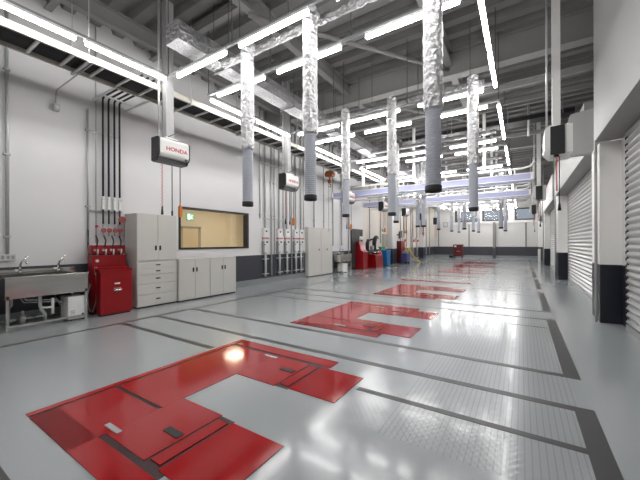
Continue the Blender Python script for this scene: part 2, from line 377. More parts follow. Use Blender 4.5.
# ------------------------------------------------------------------ in-ground lifts
def lift(label):
    t = thing('in_ground_lift', label, 'vehicle lift', (-2.5, 2.05, 0), 'red in-ground lifts')
    z = .006
    box(-3.50, -3.425, .85, 3.25, 0, z).build('edge_strip', 'redplate', t)
    box(-3.395, -2.63, .85, 1.49, 0, z).build('cover_plate', 'redplate', t)
    box(-3.395, -2.63, 1.53, 3.01, 0, z).build('cover_plate', 'redplate', t)
    for s in (0, 1):
        Y = (lambda y: y) if s == 0 else (lambda y: 4.10-y)
        box(-2.628, -2.09, Y(2.37), Y(3.01), 0, z).build('arm_plate', 'redplate', t)
        box(-3.395, -1.84, Y(3.06), Y(3.25), 0, z).build('arm_edge_strip', 'redplate', t)
        box(-1.93, -1.41, Y(2.40), Y(3.01), 0, z).build('end_plate', 'redplate', t)
        box(-2.065, -1.955, Y(2.43), Y(2.98), 0, z+.003).build('locking_bar', 'redplate', t)
        box(-2.30, -2.12, Y(2.70), Y(2.76), z, z+.006).build('latch', 'black', t)
        box(-2.75, -2.55, Y(2.93), Y(2.97), z, z+.006).build('lifting_handle', 'steel', t)
    g = MB().box(-3.425, -3.395, .86, 3.24, 0, .0022).box(-3.395, -1.85, 3.01, 3.06, 0, .0022).box(-2.09, -1.93, 2.38, 3.01, 0, .0021).box(-3.395, -1.85, 1.04, 1.09, 0, .0022).box(-2.09, -1.93, 1.09, 1.72, 0, .0021).box(-3.395, -2.63, 1.49, 1.53, 0, .0022)
    g.build('groove', 'groove', t)
    return t
LL = ['red U-shaped floor lift plate nearest the camera, cut off by the photo edge', 'red U-shaped floor lift plate in the second bay from the camera', 'red U-shaped floor lift plate in the third bay from the camera',
      'red floor lift plate in the fourth bay from the camera', 'red floor lift plate in the fifth bay from the camera', 'red floor lift plate in the sixth bay, second from the far end', 'red floor lift plate in the bay nearest the far wall']
L0 = lift(LL[0])
for i, dy in enumerate((3.56, 7.28, 11.15, 14.95, 18.7, 22.4)):
    if i != 2: dup(L0, (0, dy, 0), LL[i+1])
t = thing('in_ground_lift', 'two long thin red floor bars of the lift in the fourth bay from the camera', 'vehicle lift', (-2.7, 13.1, 0), 'red in-ground lifts')
for ya, yb in ((11.75, 12.08), (14.12, 14.42)):
    box(-3.92, -1.95, ya, yb, 0, .006).build('cover_plate', 'redplate', t); box(-1.93, -1.50, ya+.02, yb-.02, 0, .006).build('end_plate', 'redplate', t); box(-3.95, -3.92, ya, yb, 0, .003).build('groove', 'groove', t)

# ------------------------------------------------------------------ ceiling tube lights and rails
ZL = 4.5
def light_proto(axis, ln):
    t = thing('hanging_tube_light', 'x', 'ceiling light', (0, 0, ZL), 'tube lights under the ceiling')
    if axis == 'x':
        box(-ln/2, ln/2, -.028, .028, ZL+.028, ZL+.07).build('housing', 'white', t)
        MB().prism([(y, z) for y, z in arc(0, ZL+.0, .031, .25*PI-PI*.5+PI, 2.75*PI-PI*.5, 12)], 'x', -ln/2+.02, ln/2-.02).build('tube', 'lamp', t)
    else:
        box(-.028, .028, -ln/2, ln/2, ZL+.028, ZL+.07).build('housing', 'white', t)
        MB().prism([(y, z) for y, z in arc(0, ZL+.0, .031, .25*PI-PI*.5+PI, 2.75*PI-PI*.5, 12)], 'y', -ln/2+.02, ln/2-.02).build('tube', 'lamp', t)
    return t
pX = light_proto('x', 1.32); pY = light_proto('y', 1.30); usedX = usedY = False
BAY = ['nearest', 'second', 'third', 'fourth', 'fifth', 'sixth', 'seventh', 'eighth', 'farthest']
POS = ['left', 'middle', 'right']
for k in range(9):
    oy = 3.7*k; ya, yb = .6+oy, 3.4+oy
    r = thing('hanging_light_rail', 'rectangular grey hanging rail carrying the tube lights of the %s bay' % BAY[k], 'light rail', (-3, (ya+yb)/2, ZL+.07), 'hanging light rails')
    rm = MB(); z0, z1 = ZL+.07, ZL+.11
    rm.box(-5.62, -.41, ya-.02, ya+.02, z0, z1).box(-5.62, -.41, yb-.02, yb+.02, z0, z1).box(-5.62, -5.58, ya+.02, yb-.02, z0, z1).box(-.45, -.41, ya+.02, yb-.02, z0, z1)
    rm.build('channel', 'grey', r)
    for x in (-5.6, -3.85, -2.2, -.43):
        for yy in (ya, yb): tube([(x, yy, z1), (x, yy, ZC+.02)], .009, 6).build('hanging_rod', 'darkgrey', r)
    for rr, yy in enumerate((ya, yb)):
        for j, xc in enumerate((-4.65, -3.03, -1.30)):
            lab = 'white crosswise tube light, %s one in the %s row of the %s bay' % (POS[j], ('nearer', 'farther')[rr], BAY[k])
            if not usedX: pX.location = (xc, yy, ZL); pX['label'] = lab; usedX = True
            else:
                c = dup(pX, (0,0,0), lab); c.location = (xc, yy, ZL)
    for s, x in enumerate((-5.6, -.43)):
        for j, yc in enumerate((ya+.70, yb-.70)):
            lab = 'white lengthwise tube light on the %s side, %s one of the %s bay' % (('left', 'right')[s], ('nearer', 'farther')[j], BAY[k])
            if not usedY: pY.location = (x, yc, ZL); pY['label'] = lab; usedY = True
            else:
                c = dup(pY, (0,0,0), lab); c.location = (x, yc, ZL)

# ------------------------------------------------------------------ exhaust hoses
def hose():
    t = thing('hanging_exhaust_hose', 'x', 'hose', (0, 0, 2.03), 'hanging exhaust hoses')
    n = 26; prof = []; z = 2.09; 
    while z < 3.02: prof += [(.082, z), (.0855, z+.010), (.0855, z+.018), (.082, z+.028)]; z += .028
    MB().lathe(prof, n=28).build('flexible_hose', 'hose', t)
    MB().lathe([(.0, 2.075), (.07, 2.075), (.07, 2.035), (.088, 2.03), (.091, 2.045), (.091, 2.10), (.086, 2.105)], n=28).build('rubber_ring', 'rubber', t)
    zz = [2.97+.045*i for i in range(40)]
    MB().lathe([(.086, 2.955)]+[(.105, q) for q in zz], n=26, jit=.006).tube([(0, .0, 4.72), (0, .17, 4.73)], .062, 12).build('foil_sleeve', 'foil', t)
    return t
HP = [(-3.8, 3.68, 2.04, 'leftmost of the three nearest'), (-2.5, 3.62, 2.03, 'middle of the three nearest'), (-.84, 3.66, 2.00, 'right of the three nearest'),
      (-3.72, 6.95, 2.08, 'left one of the second row'), (-2.5, 6.9, 2.05, 'middle one of the second row'), (-.82, 6.95, 2.06, 'right one of the second row'),
      (-3.62, 10.40, 2.11, 'left one of the third row'), (-3.8, 13.7, 2.10, 'left one of the fourth row'), (-3.45, 13.3, 2.08, 'close beside the left one of the fourth row'),
      (-3.62, 16.9, 2.08, 'left one of the fifth row'), (-3.55, 20.1, 2.08, 'left one of the sixth row'), (-3.5, 22.4, 2.08, 'left one of the farthest row'),
      (-2.4, 16.9, 2.07, 'middle one of the fifth row'), (-2.42, 20.5, 2.07, 'middle one of the sixth row'), (-2.4, 23.0, 2.07, 'middle one of the farthest row'),
      (-.81, 16.6, 2.06, 'right one of the fifth row'), (-.80, 21.0, 2.06, 'right one of the sixth row')]
H0 = hose()
for i, (x, y, z, l) in enumerate(HP):
    h = H0 if i == 0 else dup(H0)
    h.location = (x, y, z); h['label'] = 'grey exhaust hose in foil sleeve, ' + l; h.rotation_euler.z = 0
# foil header ducts above each row
def header(y, ys, label):
    t = thing('hanging_foil_duct', label, 'duct', (-2.6, y, 4.75), 'foil wrapped header ducts')
    y += .23
    pts = [(-4.64+.08*i, y + .006*math.sin(i*1.9), 4.73+.005*math.sin(i*2.3)) for i in range(51)]
    MB().tube(pts, [.064+random.uniform(-.005, .005) for _ in pts], 14).build('duct_run', 'foil_shaded', t)
    for x in (-4.2, -3.1, -1.8, -.9): tube([(x, y, 4.79), (x, y, ZC)], .007, 6).build('hanger_rod', 'darkgrey', t)
    return t
for y, l in ((3.66, 'foil wrapped duct over the nearest row of hanging hoses'), (6.95, 'foil wrapped duct over the second row of hanging hoses'), (10.40, 'foil wrapped duct over the third row of hoses'), (13.77, 'foil wrapped duct over the fourth row of hoses'), (16.9, 'foil wrapped duct over the fifth row of hoses'), (20.6, 'foil wrapped duct over the sixth row of hoses'), (22.40, 'foil wrapped duct over the farthest row of hoses')):
    header(y, None, l)
# main duct along the left
t = thing('hanging_main_duct', 'long foil wrapped rectangular duct running down the left under the ceiling', 'duct', (-4.85, 7, 4.8))
pts = [(-5.02, 4.72), (-4.66, 4.72), (-4.64, 5.02), (-5.0, 5.05)]
md = MB(); n = 60; vs = []
ya, yb = 3.0, 23.2
for i in range(n+1):
    yy = ya+(yb-ya)*i/n
    for x, z in [(-5.02,4.76),(-4.84,4.75),(-4.66,4.76),(-4.64,4.92),(-4.66,5.08),(-4.84,5.10),(-5.0,5.08),(-5.03,4.92)]:
        vs.append((x+random.uniform(-.010,.010), yy, z+random.uniform(-.010,.010)))
md.add(vs, [(i*8+k, i*8+(k+1)%8, (i+1)*8+(k+1)%8, (i+1)*8+k) for i in range(n) for k in range(8)]); md.f.append(list(range(8))); md.sm.append(False); md.f.append([n*8+k for k in range(8)]); md.sm.append(False)
md.build('duct_run', 'foil_shaded', t)
for yy in range(4, 23, 2): MB().tube([(-4.62, yy, 4.74), (-4.62, yy, ZC)], .007, 6).tube([(-5.05, yy, 4.74), (-5.05, yy, ZC)], .007, 6).box(-5.06, -4.61, yy-.015, yy+.015, 4.72, 4.745).build('hanger', 'darkgrey', t)
# black cross duct high up
for y, l in ((12.75, 'dark flat duct crossing high under the ceiling in the third bay'), (24.5, 'dark flat duct crossing high under the ceiling near the far end')):
    d = box(-4.1, 1.4, y-.25, y+.25, 5.52, 5.66).build('cross_duct', 'black', loc=(-1.5, y, 5.5)); tag(d, l, 'duct')
    for x in (-3.8, -2.2, -.4, 1.1):
        for s in (-.258, .258): tube([(x, y+s, 5.5), (x, y+s, ZC+.02)], .008, 6).build('hanging_rod', 'grey', d)

# ------------------------------------------------------------------ cable ladder
t = thing('hanging_cable_ladder', 'cream cable ladder running down the hall beside the left lights', 'cable ladder', (-6.15, 10, 4.38))
for x in (-5.88, -6.46): box(x-.02, x+.02, -2.8, 30, 4.38, 4.49).build('side_rail', 'rail', t)
rung = None; y = -2.6
while y < 29.9:
    if rung is None: rung = box(-6.44, -5.90, y-.018, y+.018, 4.39, 4.425).build('rung', 'white', t); ry = y
    else:
        c = rung.copy(); COL.objects.link(c); c.parent = t; c.location = (0, y-ry, 0)
    y += .42
y = -1.5
while y < 29.9:
    rg = MB()
    for x in (-5.84, -6.50): rg.tube([(x, y, 4.36), (x, y, ZC+.02)], .008, 6)
    rg.box(-6.52, -5.82, y-.02, y+.02, 4.345, 4.375).build('hanger', 'steel', t); y += 1.85
cb = MB()
for i, x in enumerate([-6.40+.05*j for j in range(10)]):
    cb.tube([(x + .006*math.sin(q*1.3+i), -2.7+q*1.0, 4.449) for q in range(33)], .024, 6)
tag(cb.build('cable_bundle', 'black', loc=(-6.15, 10, 4.43)), 'flat bundle of black cables lying on the cable ladder', 'cables', kind='stuff')

# ------------------------------------------------------------------ reel boxes (left)
def reel_box(label, letters=True):
    """cover faces +X; world position of the first one"""
    x0, x1, y0, y1, z0, z1 = -5.86, -5.60, 3.22, 3.84, 2.99, 3.42
    t = thing('hanging_reel_box', label, 'reel box', ((x0+x1)/2, (y0+y1)/2, z0), 'reel boxes hanging on the left')
    cov = [(x0+.02, z1)] + arc(x1-.06, z1-.06, .06, PI/2, 0, 5) + [(x1, z0+.16)] + arc(x1-.10, z0+.16, .10, 0, -PI/3, 5) + [(x0+.02, z0+.07)]
    MB().prism(cov, 'y', y0+.012, y1-.012).build('cover', 'cover', t)
    side = [(x0, z0)] + [(x1-.09, z0)] + arc(x1-.10, z0+.15, .103, -PI/3, 0, 4) + arc(x1-.06, z1-.055, .063, 0, PI/2, 5) + [(x0, z1+.008)]
    MB().prism(side, 'y', y0-.01, y0+.012).build('end_panel', 'black', t); MB().prism(side, 'y', y1-.012, y1+.01).build('end_panel', 'black', t)
    box(x0, x1-.085, y0+.012, y1-.012, z0-.01, z0+.068).build('base_tray', 'black', t)
    if letters:
        R = Matrix(((0,0,1),(1,0,0),(0,1,0)))
        text('lettering', 'HONDA', .105, 'redmark', t, (x1+.002, 3.57, 3.225), R, width=.44, bold=.0015)
        MB().prism([(3.745, 3.04), (3.80, 3.04), (3.80, 3.10), (3.745, 3.10)], 'x', x1-.012, x1-.004).build('badge', 'darkgrey', t)
    box(-5.84, -5.69, 3.41, 3.56, 3.40, ZC).build('hanging_post', 'post', t)
    box(-5.87, -5.62, 3.36, 3.61, 3.42, 3.45).build('post_flange', 'white', t)
    tube([(-5.80, 3.33, 3.415), (-5.80, 3.33, ZC)], .022, 8).build('conduit', 'cream', t)
    tube([(-5.78, 3.38, 3.43), (-5.62, 3.50, 3.52), (-5.6, 3.60, 3.60)], .007, 6).build('lead', 'black', t)
    def drop(y, z, m, coil=False):
        if coil:
            pts = [(-5.72+.012*math.cos(q*1.4), y+.012*math.sin(q*1.4), 2.95-(2.95-z)*q/60) for q in range(61)]
            tube(pts, .006, 5).build('coiled_cord', m, t)
        else: tube([(-5.72, y, 2.96), (-5.72, y, z)], .009, 6).build('hanging_cord', m, t)
    drop(3.34, 2.14, 'redcable', True); tube([(-5.72, 3.34, 2.14), (-5.72, 3.34, 1.98)], [.014, .024], 8).build('plug', 'black', t)
    drop(3.54, 2.06, 'darkgrey'); tube([(-5.72, 3.54, 2.06), (-5.72, 3.54, 1.97)], [.02, .014], 8).build('nozzle', 'black', t)
    drop(3.71, 2.2, 'darkgrey'); MB().box(-5.75, -5.69, 3.685, 3.735, 1.96, 2.16).tube([(-5.72, 3.71, 2.16), (-5.72, 3.71, 2.24)], [.02, .01], 8).build('lamp_handle', 'orange', t)
    return t
RB = reel_box('white hose reel box with red lettering, nearest of those hanging on the left')
ll = ['white hose reel box with red lettering above the wall outlet panels, second on the left', 'white reel box hanging by the second sink, third on the left', 'white reel box with black end, fourth on the left above the red machines', 'white reel box with black end, fifth on the left', 'white reel box with black end, sixth and farthest on the left']
for i, dy in enumerate((3.67, 7.42, 11.08, 14.55, 18.4)): dup(RB, (0, dy, 0), ll[i])
# right-hand reel boxes: same kind, cover faces the hall (-X)
rl = ['black ended reel box hanging on the right, nearest and largest of the three', 'black ended reel box hanging on the right, middle of the three', 'black ended reel box hanging on the right, farthest of the three']
for i, (x, y) in enumerate(((.53, 7.05), (.53, 13.9), (.55, 20.6))):
    r = thing('hanging_reel_box', rl[i], 'reel box', (x, y, 2.95), 'reel boxes hanging on the right')
    X, Y, Z = x, y, 2.95
    cv = [(X+.20, Z+.02), (X+.20, Z+.50), (X-.12, Z+.52), (X-.19, Z+.46), (X-.19, Z+.12), (X-.10, Z+.02)]
    MB().prism(cv, 'y', Y-.28, Y+.32).build('cover', 'cover', r, bevel=.01)
    MB().prism([(X-.11, Z+.0), (X+.09, Z+.0), (X+.09, Z+.50), (X-.11, Z+.485)], 'y', Y-.31, Y-.28).build('end_panel', 'black', r)
    tube([(X-.02, Y-.2, Z-.03), (X-.02, Y-.2, Z+.02)], .04, 10).build('outlet', 'black', r)
    box(X-.07, X+.05, Y-.10, Y+.02, Z+.5, ZC).build('hanging_post', 'cream', r)
    tube([(X-.15, Y-.1, Z+.5), (X-.15, Y-.1, ZC)], .016, 8).build('conduit', 'green' if i == 3 else 'steel', r)
    tube([(X-.06, Y-.26, Z+.02), (X-.06, Y-.26, 2.62)], .007, 6).build('air_line', 'green', r)
    tube([(X-.02, Y-.26, Z-.03), (X-.02, Y-.26, 2.32)], .010, 6).build('hanging_cord', 'redcable', r)
    tube([(X+.03, Y-.1, Z), (X+.03, Y-.1, 2.12)], .008, 6).build('hose_drop', 'darkgrey', r)
    tube([(X+.03, Y-.1, 2.12), (X+.03, Y-.1, 1.99)], [.015, .03], 8).build('nozzle', 'black', r)

# ------------------------------------------------------------------ overhead light cranes
def crane(y, zz, label, grp):
    t = thing('hanging_crane', label, 'crane', (-3.5, y, zz), grp)
    z = zz
    for yy in (y-.16, y+.45):
        g = MB().box(-7.2, .28, yy-.035, yy+.035, z+.03, z+.21); g.build('girder', 'lav', t)
        MB().box(-7.2, .28, yy-.06, yy+.06, z+.0, z+.03).box(-7.2, .28, yy-.06, yy+.06, z+.21, z+.235).build('girder_flange', 'white', t)
    for x in (-7.22, .28): box(x-.04, x+.04, y-.25, y+.54, z+.0, z+.24).build('end_carriage', 'white', t)
    MB().tube([(-7.0, y, z+.43), (.0, y, z+.43), (.25, y, z+.48), (.36, y, z+.62)], .035, 10).build('air_pipe', 'white', t)
    MB().tube([(-7.0, y+.3, z-.12), (.2, y+.3, z-.12)], .02, 8).build('lower_pipe', 'white', t)
    for x in (-5.78, -3.58, -1.11):
        box(x-.045, x+.045, y-.05, y+.04, z+.40, ZC).build('hanging_post', 'white', t)
    for x in (-6.7, -5.2, -4.0, -2.4, -1.4, -.2):
        q = MB().box(x-.03, x+.03, y-.19, y+.49, z+.235, z+.26); q.tube([(x, y, z+.25), (x, y, z+.43)], .025, 8); q.tube([(x, y+.3, z-.12), (x, y+.3, z+.25)], .012, 6)
        q.build('clamp', 'white', t)
    return t
crane(12.4, 3.46, 'pale lavender overhead crane girders crossing the hall, nearer pair', 'overhead cranes')
crane(15.6, 3.36, 'pale lavender overhead crane girders crossing the hall, second pair', 'overhead cranes')
crane(18.7, 3.66, 'pale lavender overhead crane girders crossing the hall, third pair', 'overhead cranes')
# chain hoist
hx, hy = -6.75, 11.2
t = thing('hanging_chain_hoist', 'orange chain hoist with a hook hanging at the left end of the crane', 'hoist', (hx, hy, 3.6))
MB().prism([(hx-.16, 4.20), (hx+.16, 4.20), (hx+.20, 4.32), (hx+.12, 4.44), (hx-.12, 4.44), (hx-.2, 4.32)], 'y', hy-.11, hy+.11).build('motor', 'hookorange', t, bevel=.015)
tube([(hx, hy, 4.44), (hx, hy, ZC)], .015, 8).build('suspension', 'darkgrey', t)
MB().tube([(hx, hy, 4.2), (hx, hy, 4.05)], .03, 8).box(hx-.07, hx+.07, hy-.05, hy+.05, 3.93, 4.07).build('bottom_block', 'hookorange', t)
pts = [(hx+.06*math.sin(a), hy, 3.83+.06*math.cos(a)) for a in [PI*.0+i*PI*1.5/8 for i in range(9)]]
MB().tube([(hx, hy, 3.94)]+pts, .014, 8).build('hook', 'darkgrey', t)
tube([(hx-.04, hy-.03, 4.2), (hx-.04, hy-.03, 1.9)], .006, 6).build('pendant_cable', 'darkgrey', t)

# ------------------------------------------------------------------ steel sink bench
def sink(y0, y1, xf, label, n_f=2):
    t = thing('sink_bench', label, 'sink', ((xf+XL)/2, (y0+y1)/2, 0))
    xb = XL+.02
    for x in (xf-.02, xb+.04):
        for y in (y0+.03, y1-.03): box(x-.02, x+.02, y-.02, y+.02, 0, .58).build('leg', 'stainless', t)
    fr = MB().box(xf-.04, xf, y0+.05, y1-.05, .06, .10).box(xb+.02, xb+.06, y0+.05, y1-.05, .06, .10)
    for y in (y0+.03, y1-.03): fr.box(xb+.06, xf-.04, y-.02, y+.02, .06, .10)
    fr.build('bottom_rail', 'stainless', t)
    # trough: walls, floor and rim
    tr = MB().box(xf-.02, xf, y0, y1, .53, .865).box(xb+.03, xb+.05, y0, y1, .53, .865).box(xb+.05, xf-.02, y0, y0+.02, .53, .865).box(xb+.05, xf-.02, y1-.02, y1, .53, .865).box(xb+.05, xf-.02, y0+.02, y1-.02, .55, .57)
    tr.build('trough', 'stainless', t, bevel=.004)
    box(xf-.04, xf+.015, y0-.01, y1+.01, .865, .89).build('rim', 'stainless', t, bevel=.004)
    MB().box(xb, xb+.03, y0-.01, y1+.01, .53, .975).box(xb+.03, xb+.10, y0-.01, y1+.01, .88, .90).build('backsplash', 'stainless', t)
    for i in range(n_f):
        y = y0+(y1-y0)*(.28 if n_f == 2 and i == 0 else .76 if n_f == 2 else .5)
        f = MB(); x = xb+.08
        f.tube([(x, y, .90), (x, y, .95)], [.028, .022], 12); f.tube([(x, y-.05, .965), (x, y+.05, .965)], .014, 8)
        f.tube([(x, y, .95), (x, y, 1.06), (x+.05, y+.01, 1.12), (x+.16, y+.03, 1.13), (x+.20, y+.04, 1.08)], [.022, .02, .017, .015, .013], 10)
        f.tube([(x, y, 1.06), (x-.01, y+.02, 1.10), (x+.04, y+.09, 1.22)], [.018, .016, .010], 8)
        fo = f.build('faucet', 'chrome', t); 
        tube([(x+.03, y-.055, .965), (x-.03, y-.055, .965)], .02, 8).build('tap_handle', 'whiteplastic', fo)
    return t
t = sink(1.455, 2.60, -6.98, 'long stainless steel sink bench with two faucets at the left edge')
# plumbing
pb = MB(); pb.tube([(-7.2, 1.95, .55), (-7.2, 1.95, .34), (-7.2, 1.97, .26), (-7.22, 2.03, .16), (-7.3, 2.05, .02)], .026, 12); pb.build('drain_pipe', 'clear', t)
pb = MB(); pb.tube([(-7.2, 1.95, .30), (-7.1, 2.03, .30), (-7.1, 2.1, .30)], .018, 10); pb.tube([(-7.1, 2.1, .18), (-7.1, 2.1, .46)], .022, 10); pb.build('trap', 'whiteplastic', t)
pb = MB()
for q, (ya, yb, za) in enumerate(((1.75, 2.2, .44), (1.72, 2.26, .40), (2.2, 2.28, .34))): pb.tube([(-7.4, ya, .53), (-7.35, ya+.05, za), (-7.2, yb, za-.03), (-7.25, yb+.05, .28)], .012, 8)
pb.build('supply_hose', 'chrome', t)
MB().tube([(-7.5, 1.6, .3), (-7.5, 1.6, .0)], .03, 8).tube([(-7.5, 1.6, .3), (-7.3, 1.6, .38), (-7.3, 1.6, .50)], .02, 8).build('standpipe', 'steel', t)
MB().tube([(-7.45, 1.78, .0), (-7.45, 1.78, .16)], .04, 10).tube([(-7.45, 1.78, .16), (-7.45, 1.78, .24)], .02, 8).build('floor_valve', 'steel', t)
t = thing('water_heater', 'white box water heater standing under the right end of the long steel sink', 'water heater', (-7.15, 2.43, .0))
for y in (2.34, 2.52):
    for x in (-7.05, -7.3): box(x-.02, x+.02, y-.02, y+.02, 0, .03).build('foot', 'black', t)
box(-7.35, -7.0, 2.29, 2.57, .03, .45).build('body', 'white', t, bevel=.01)
for z in (.12, .15, .18): box(-7.0, -6.997, 2.33, 2.40, z, z+.012).build('vent_slot', 'grey', t)
tube([(-7.0, 2.52, .11), (-6.985, 2.52, .11)], .018, 12).build('knob', 'black', t); tube([(-7.0, 2.485, .07), (-6.99, 2.485, .07)], .012, 10).build('button', 'black', t)
tube([(-7.15, 2.4, .45), (-7.15, 2.4, .52)], .015, 8).build('pipe_stub', 'steel', t)

# second small sink
t = sink(12.85, 13.95, -7.15, 'small steel sink with a single faucet beside the grey double cabinet', 1)
t = thing('water_heater', 'white box water heater under the small far sink', 'water heater', (-7.3, 13.3, 0))
box(-7.45, -7.14, 13.05, 13.5, .03, .44).build('body', 'white', t, bevel=.01)
for y in (13.1, 13.45): box(-7.4, -7.18, y-.02, y+.02, 0, .03).build('foot', 'black', t)

# ------------------------------------------------------------------ oil and air station at the left
t = thing('red_dispenser_cabinet', 'tall red dispenser cabinet against the wall under the black pipes', 'dispenser', (-7.45, 3.1, 0))
box(-7.52, -7.30, 2.79, 3.44, .02, 1.19).build('body', 'red', t, bevel=.008); box(-7.5, -7.33, 2.82, 3.41, 0, .02).build('plinth', 'black', t)
box(-7.50, -7.34, 2.79, 3.44, 1.22, 1.40).build('upper_box', 'red', t, bevel=.006); box(-7.48, -7.38, 2.82, 3.41, 1.19, 1.22).build('neck', 'darkred', t)
for i in range(4):
    y = 2.88+.15*i
    nz = MB().tube([(-7.33, y+.02, 1.20), (-7.31, y+.02, 1.32)], .016, 8); nz.build('dispenser_gun', 'clear', t)
    tube([(-7.34, y-.03, 1.30), (-7.315, y-.03, 1.30)], .026, 12).build('gauge', 'chrome', t)
    tube([(-7.36, y+.0, 1.32), (-7.33, y+.015, 1.43), (-7.42, y+.06, 1.50), (-7.50, y+.06, 1.60)], .014, 8).build('hose', 'black', t)
tube([(-7.30, 2.88, 1.08), (-7.285, 2.88, 1.08)], .03, 14).build('dial', 'cover', t)
lp = [(-7.25, 2.84, .84), (-7.22, 2.84, .60), (-7.22, 2.83, .30), (-7.22, 2.79, .12), (-7.22, 2.75, .05), (-7.22, 2.70, .14), (-7.24, 2.68, .40), (-7.29, 2.76, .62)]
tube(lp, .012, 8).build('hanging_hose', 'grey', t); tube([(-7.25, 2.84, .96), (-7.25, 2.84, .80)], .022, 8).build('hose_nozzle', 'clear', t)
t = thing('red_tool_chest', 'red tool chest standing in front of the tall red dispenser cabinet', 'tool chest', (-7.05, 3.05, 0))
box(-7.08, -6.88, 2.77, 3.36, .03, .86).build('body', 'red', t, bevel=.01); box(-7.06, -6.9, 2.80, 3.33, 0, .03).build('plinth', 'black', t)
MB().box(-6.905, -6.875, 2.76, 3.37, .86, .90).box(-7.09, -7.06, 2.76, 3.37, .86, .96).box(-7.06, -6.905, 2.76, 2.79, .86, .92).box(-7.06, -6.905, 3.34, 3.37, .86, .92).build('top_rim', 'red', t)
box(-7.06, -6.905, 2.79, 3.34, .861, .866).build('top_mat', 'grey', t)
box(-6.88, -6.876, 3.02, 3.12, .615, .645).build('label_plate', 'cover', t)
MB().tube([(-6.875, 3.0, .52), (-6.85, 3.0, .50), (-6.85, 3.14, .50), (-6.875, 3.14, .52)], .012, 8).box(-6.882, -6.87, 3.0, 3.14, .48, .545).build('handle', 'chrome', t)
# black oil pipes
BP = ['leftmost of four', 'second from the left of four', 'third from the left of four', 'rightmost of four, with a gauge']
for i, y in enumerate((3.10, 3.21, 3.325, 3.43)):
    xo = XL+.09; t = thing('oil_pipe', 'vertical black supply pipe over the red cabinet, ' + BP[i], 'pipe', (xo, y, 1.8), 'black supply pipes on the left wall')
    zt = 4.58
    tube([(xo, y, 2.45), (xo, y, zt-.06), (xo+.02, y, zt-.02), (xo+.06, y, zt), (-6.30, y, zt), (-5.95, y, zt)], .020, 8).build('upper_run', 'pipeblack', t)
    MB().box(xo-.03, xo+.03, y-.024, y+.024, 2.17, 2.37).tube([(xo, y, 2.37), (xo, y, 2.45)], .030, 10).build('valve_box', 'whiteplastic', t)
    tube([(xo, y, 1.86), (xo, y, 2.17)], .018, 8).build('lower_run', 'pipeblack', t)
    MB().tube([(xo+.02, y, 1.72), (xo+.045, y, 1.72)], .048, 14).build('valve_wheel', 'valvered', t)
    MB().tube([(xo, y, 1.60), (xo, y, 1.86)], .014, 8).build('stub', 'steel', t)
    if i == 3: MB().tube([(xo+.04, y+.02, 1.97), (xo+.07, y+.02, 1.97)], .07, 16).build('pressure_gauge', 'valvered', t)
tag(tube([(XL+.06, 2.98, 1.45), (XL+.06, 2.98, ZC)], .013, 8).build('conduit', 'steel', loc=(XL+.06, 3.02, 1.45)), 'thin steel pipe on the left wall just left of the black pipes', 'pipe')
tag(tube([(XL+.073, 2.98, 1.80), (XL+.09, 2.98, 1.80)], .03, 12).build('small_valve', 'redmark', loc=(XL+.07, 3.02, 1.8)), 'small red valve on the thin pipe left of the black pipes', 'valve')
tag(MB().box(XL, XL+.06, 2.93, 3.50, 3.80, 3.825).tube([(XL+.05, 2.95, 3.825), (XL+.05, 3.48, 3.825)], .015, 8).build('pipe_bracket', 'white', loc=(XL, 3.25, 3.8)), 'upper white bracket holding the black pipes', 'bracket')
tag(MB().box(XL, XL+.06, 2.88, 3.50, 2.12, 2.15).build('pipe_bracket', 'steel', loc=(XL, 3.25, 2.12)), 'lower steel bracket across the black pipes', 'bracket')
t = MB()
for y in (2.95, 3.62): t.box(XL, -6.5, y-.018, y+.018, 4.47, 4.505)
for x in (-7.3, -6.7): t.box(x-.018, x+.018, 2.968, 3.602, 4.505, 4.53)
tag(t.build('pipe_rack', 'white', loc=(-6.8, 3.3, 4.47)), 'white rack carrying the black pipes from the wall to the cable ladder', 'rack')

# wall conduits and boxes near the camera
def conduit(y, z0, z1, r, m, label, grp=None, clips=(), x=XL+.03):
    o = MB().tube([(x, y, z0), (x, y, z1)], r, 10).build('conduit', m, loc=(x, y, z0)); tag(o, label, 'conduit', grp)
    for z in clips: box(XL, x+r+.004, y-r-.02, y+r+.02, z, z+.03).build('clip', 'steel', o)
    return o
conduit(1.62, 1.25, ZC, .025, 'steel', 'steel conduit rising from the outlet box at the left edge', clips=(1.55, 3.0, 4.5), x=XL+.045)
t = thing('outlet_box', 'grey wall outlet box above the sink at the left edge', 'outlet', (XL, 1.62, 1.14))
box(XL, XL+.09, 1.50, 1.72, 1.14, 1.25).build('case', 'cream', t, bevel=.006)
for y in (1.55, 1.62, 1.68): box(XL+.09, XL+.094, y-.018, y+.018, 1.165, 1.225).build('socket', 'grey', t)
conduit(2.84, 1.72, 4.25, .02, 'steel', 'steel conduit on the wall between the sink and the black pipes', clips=(2.2, 3.8), x=XL+.04)
tag(tube([(XL+.04, 2.84, 1.72), (XL+.04, 2.84, 1.35), (XL+.06, 2.86, 1.1), (XL+.10, 2.88, 1.0)], .016, 8).build('black_cord', 'black', loc=(XL+.04, 2.84, 1)), 'black cord running down beside the tall red cabinet', 'cord')
t = thing('wall_sensor', 'small square sensor on a short stem high on the left wall', 'sensor', (XL+.05, 2.31, 4.0))
MB().box(XL, XL+.1, 2.26, 2.36, 4.02, 4.15).build('case', 'cream', t, bevel=.008); MB().tube([(XL+.05, 2.31, 4.15), (XL+.05, 2.31, 4.32)], [.02, .015], 8).build('stem', 'steel', t); tube([(XL+.1, 2.31, 4.08), (XL+.12, 2.31, 4.08)], .03, 12).build('lens', 'cover', t)
tube([(XL+.05, 2.31, 4.32), (XL+.08, 2.31, 4.42), (-5.9, 2.31, 4.43)], .012, 8).build('feed_pipe', 'steel', t)

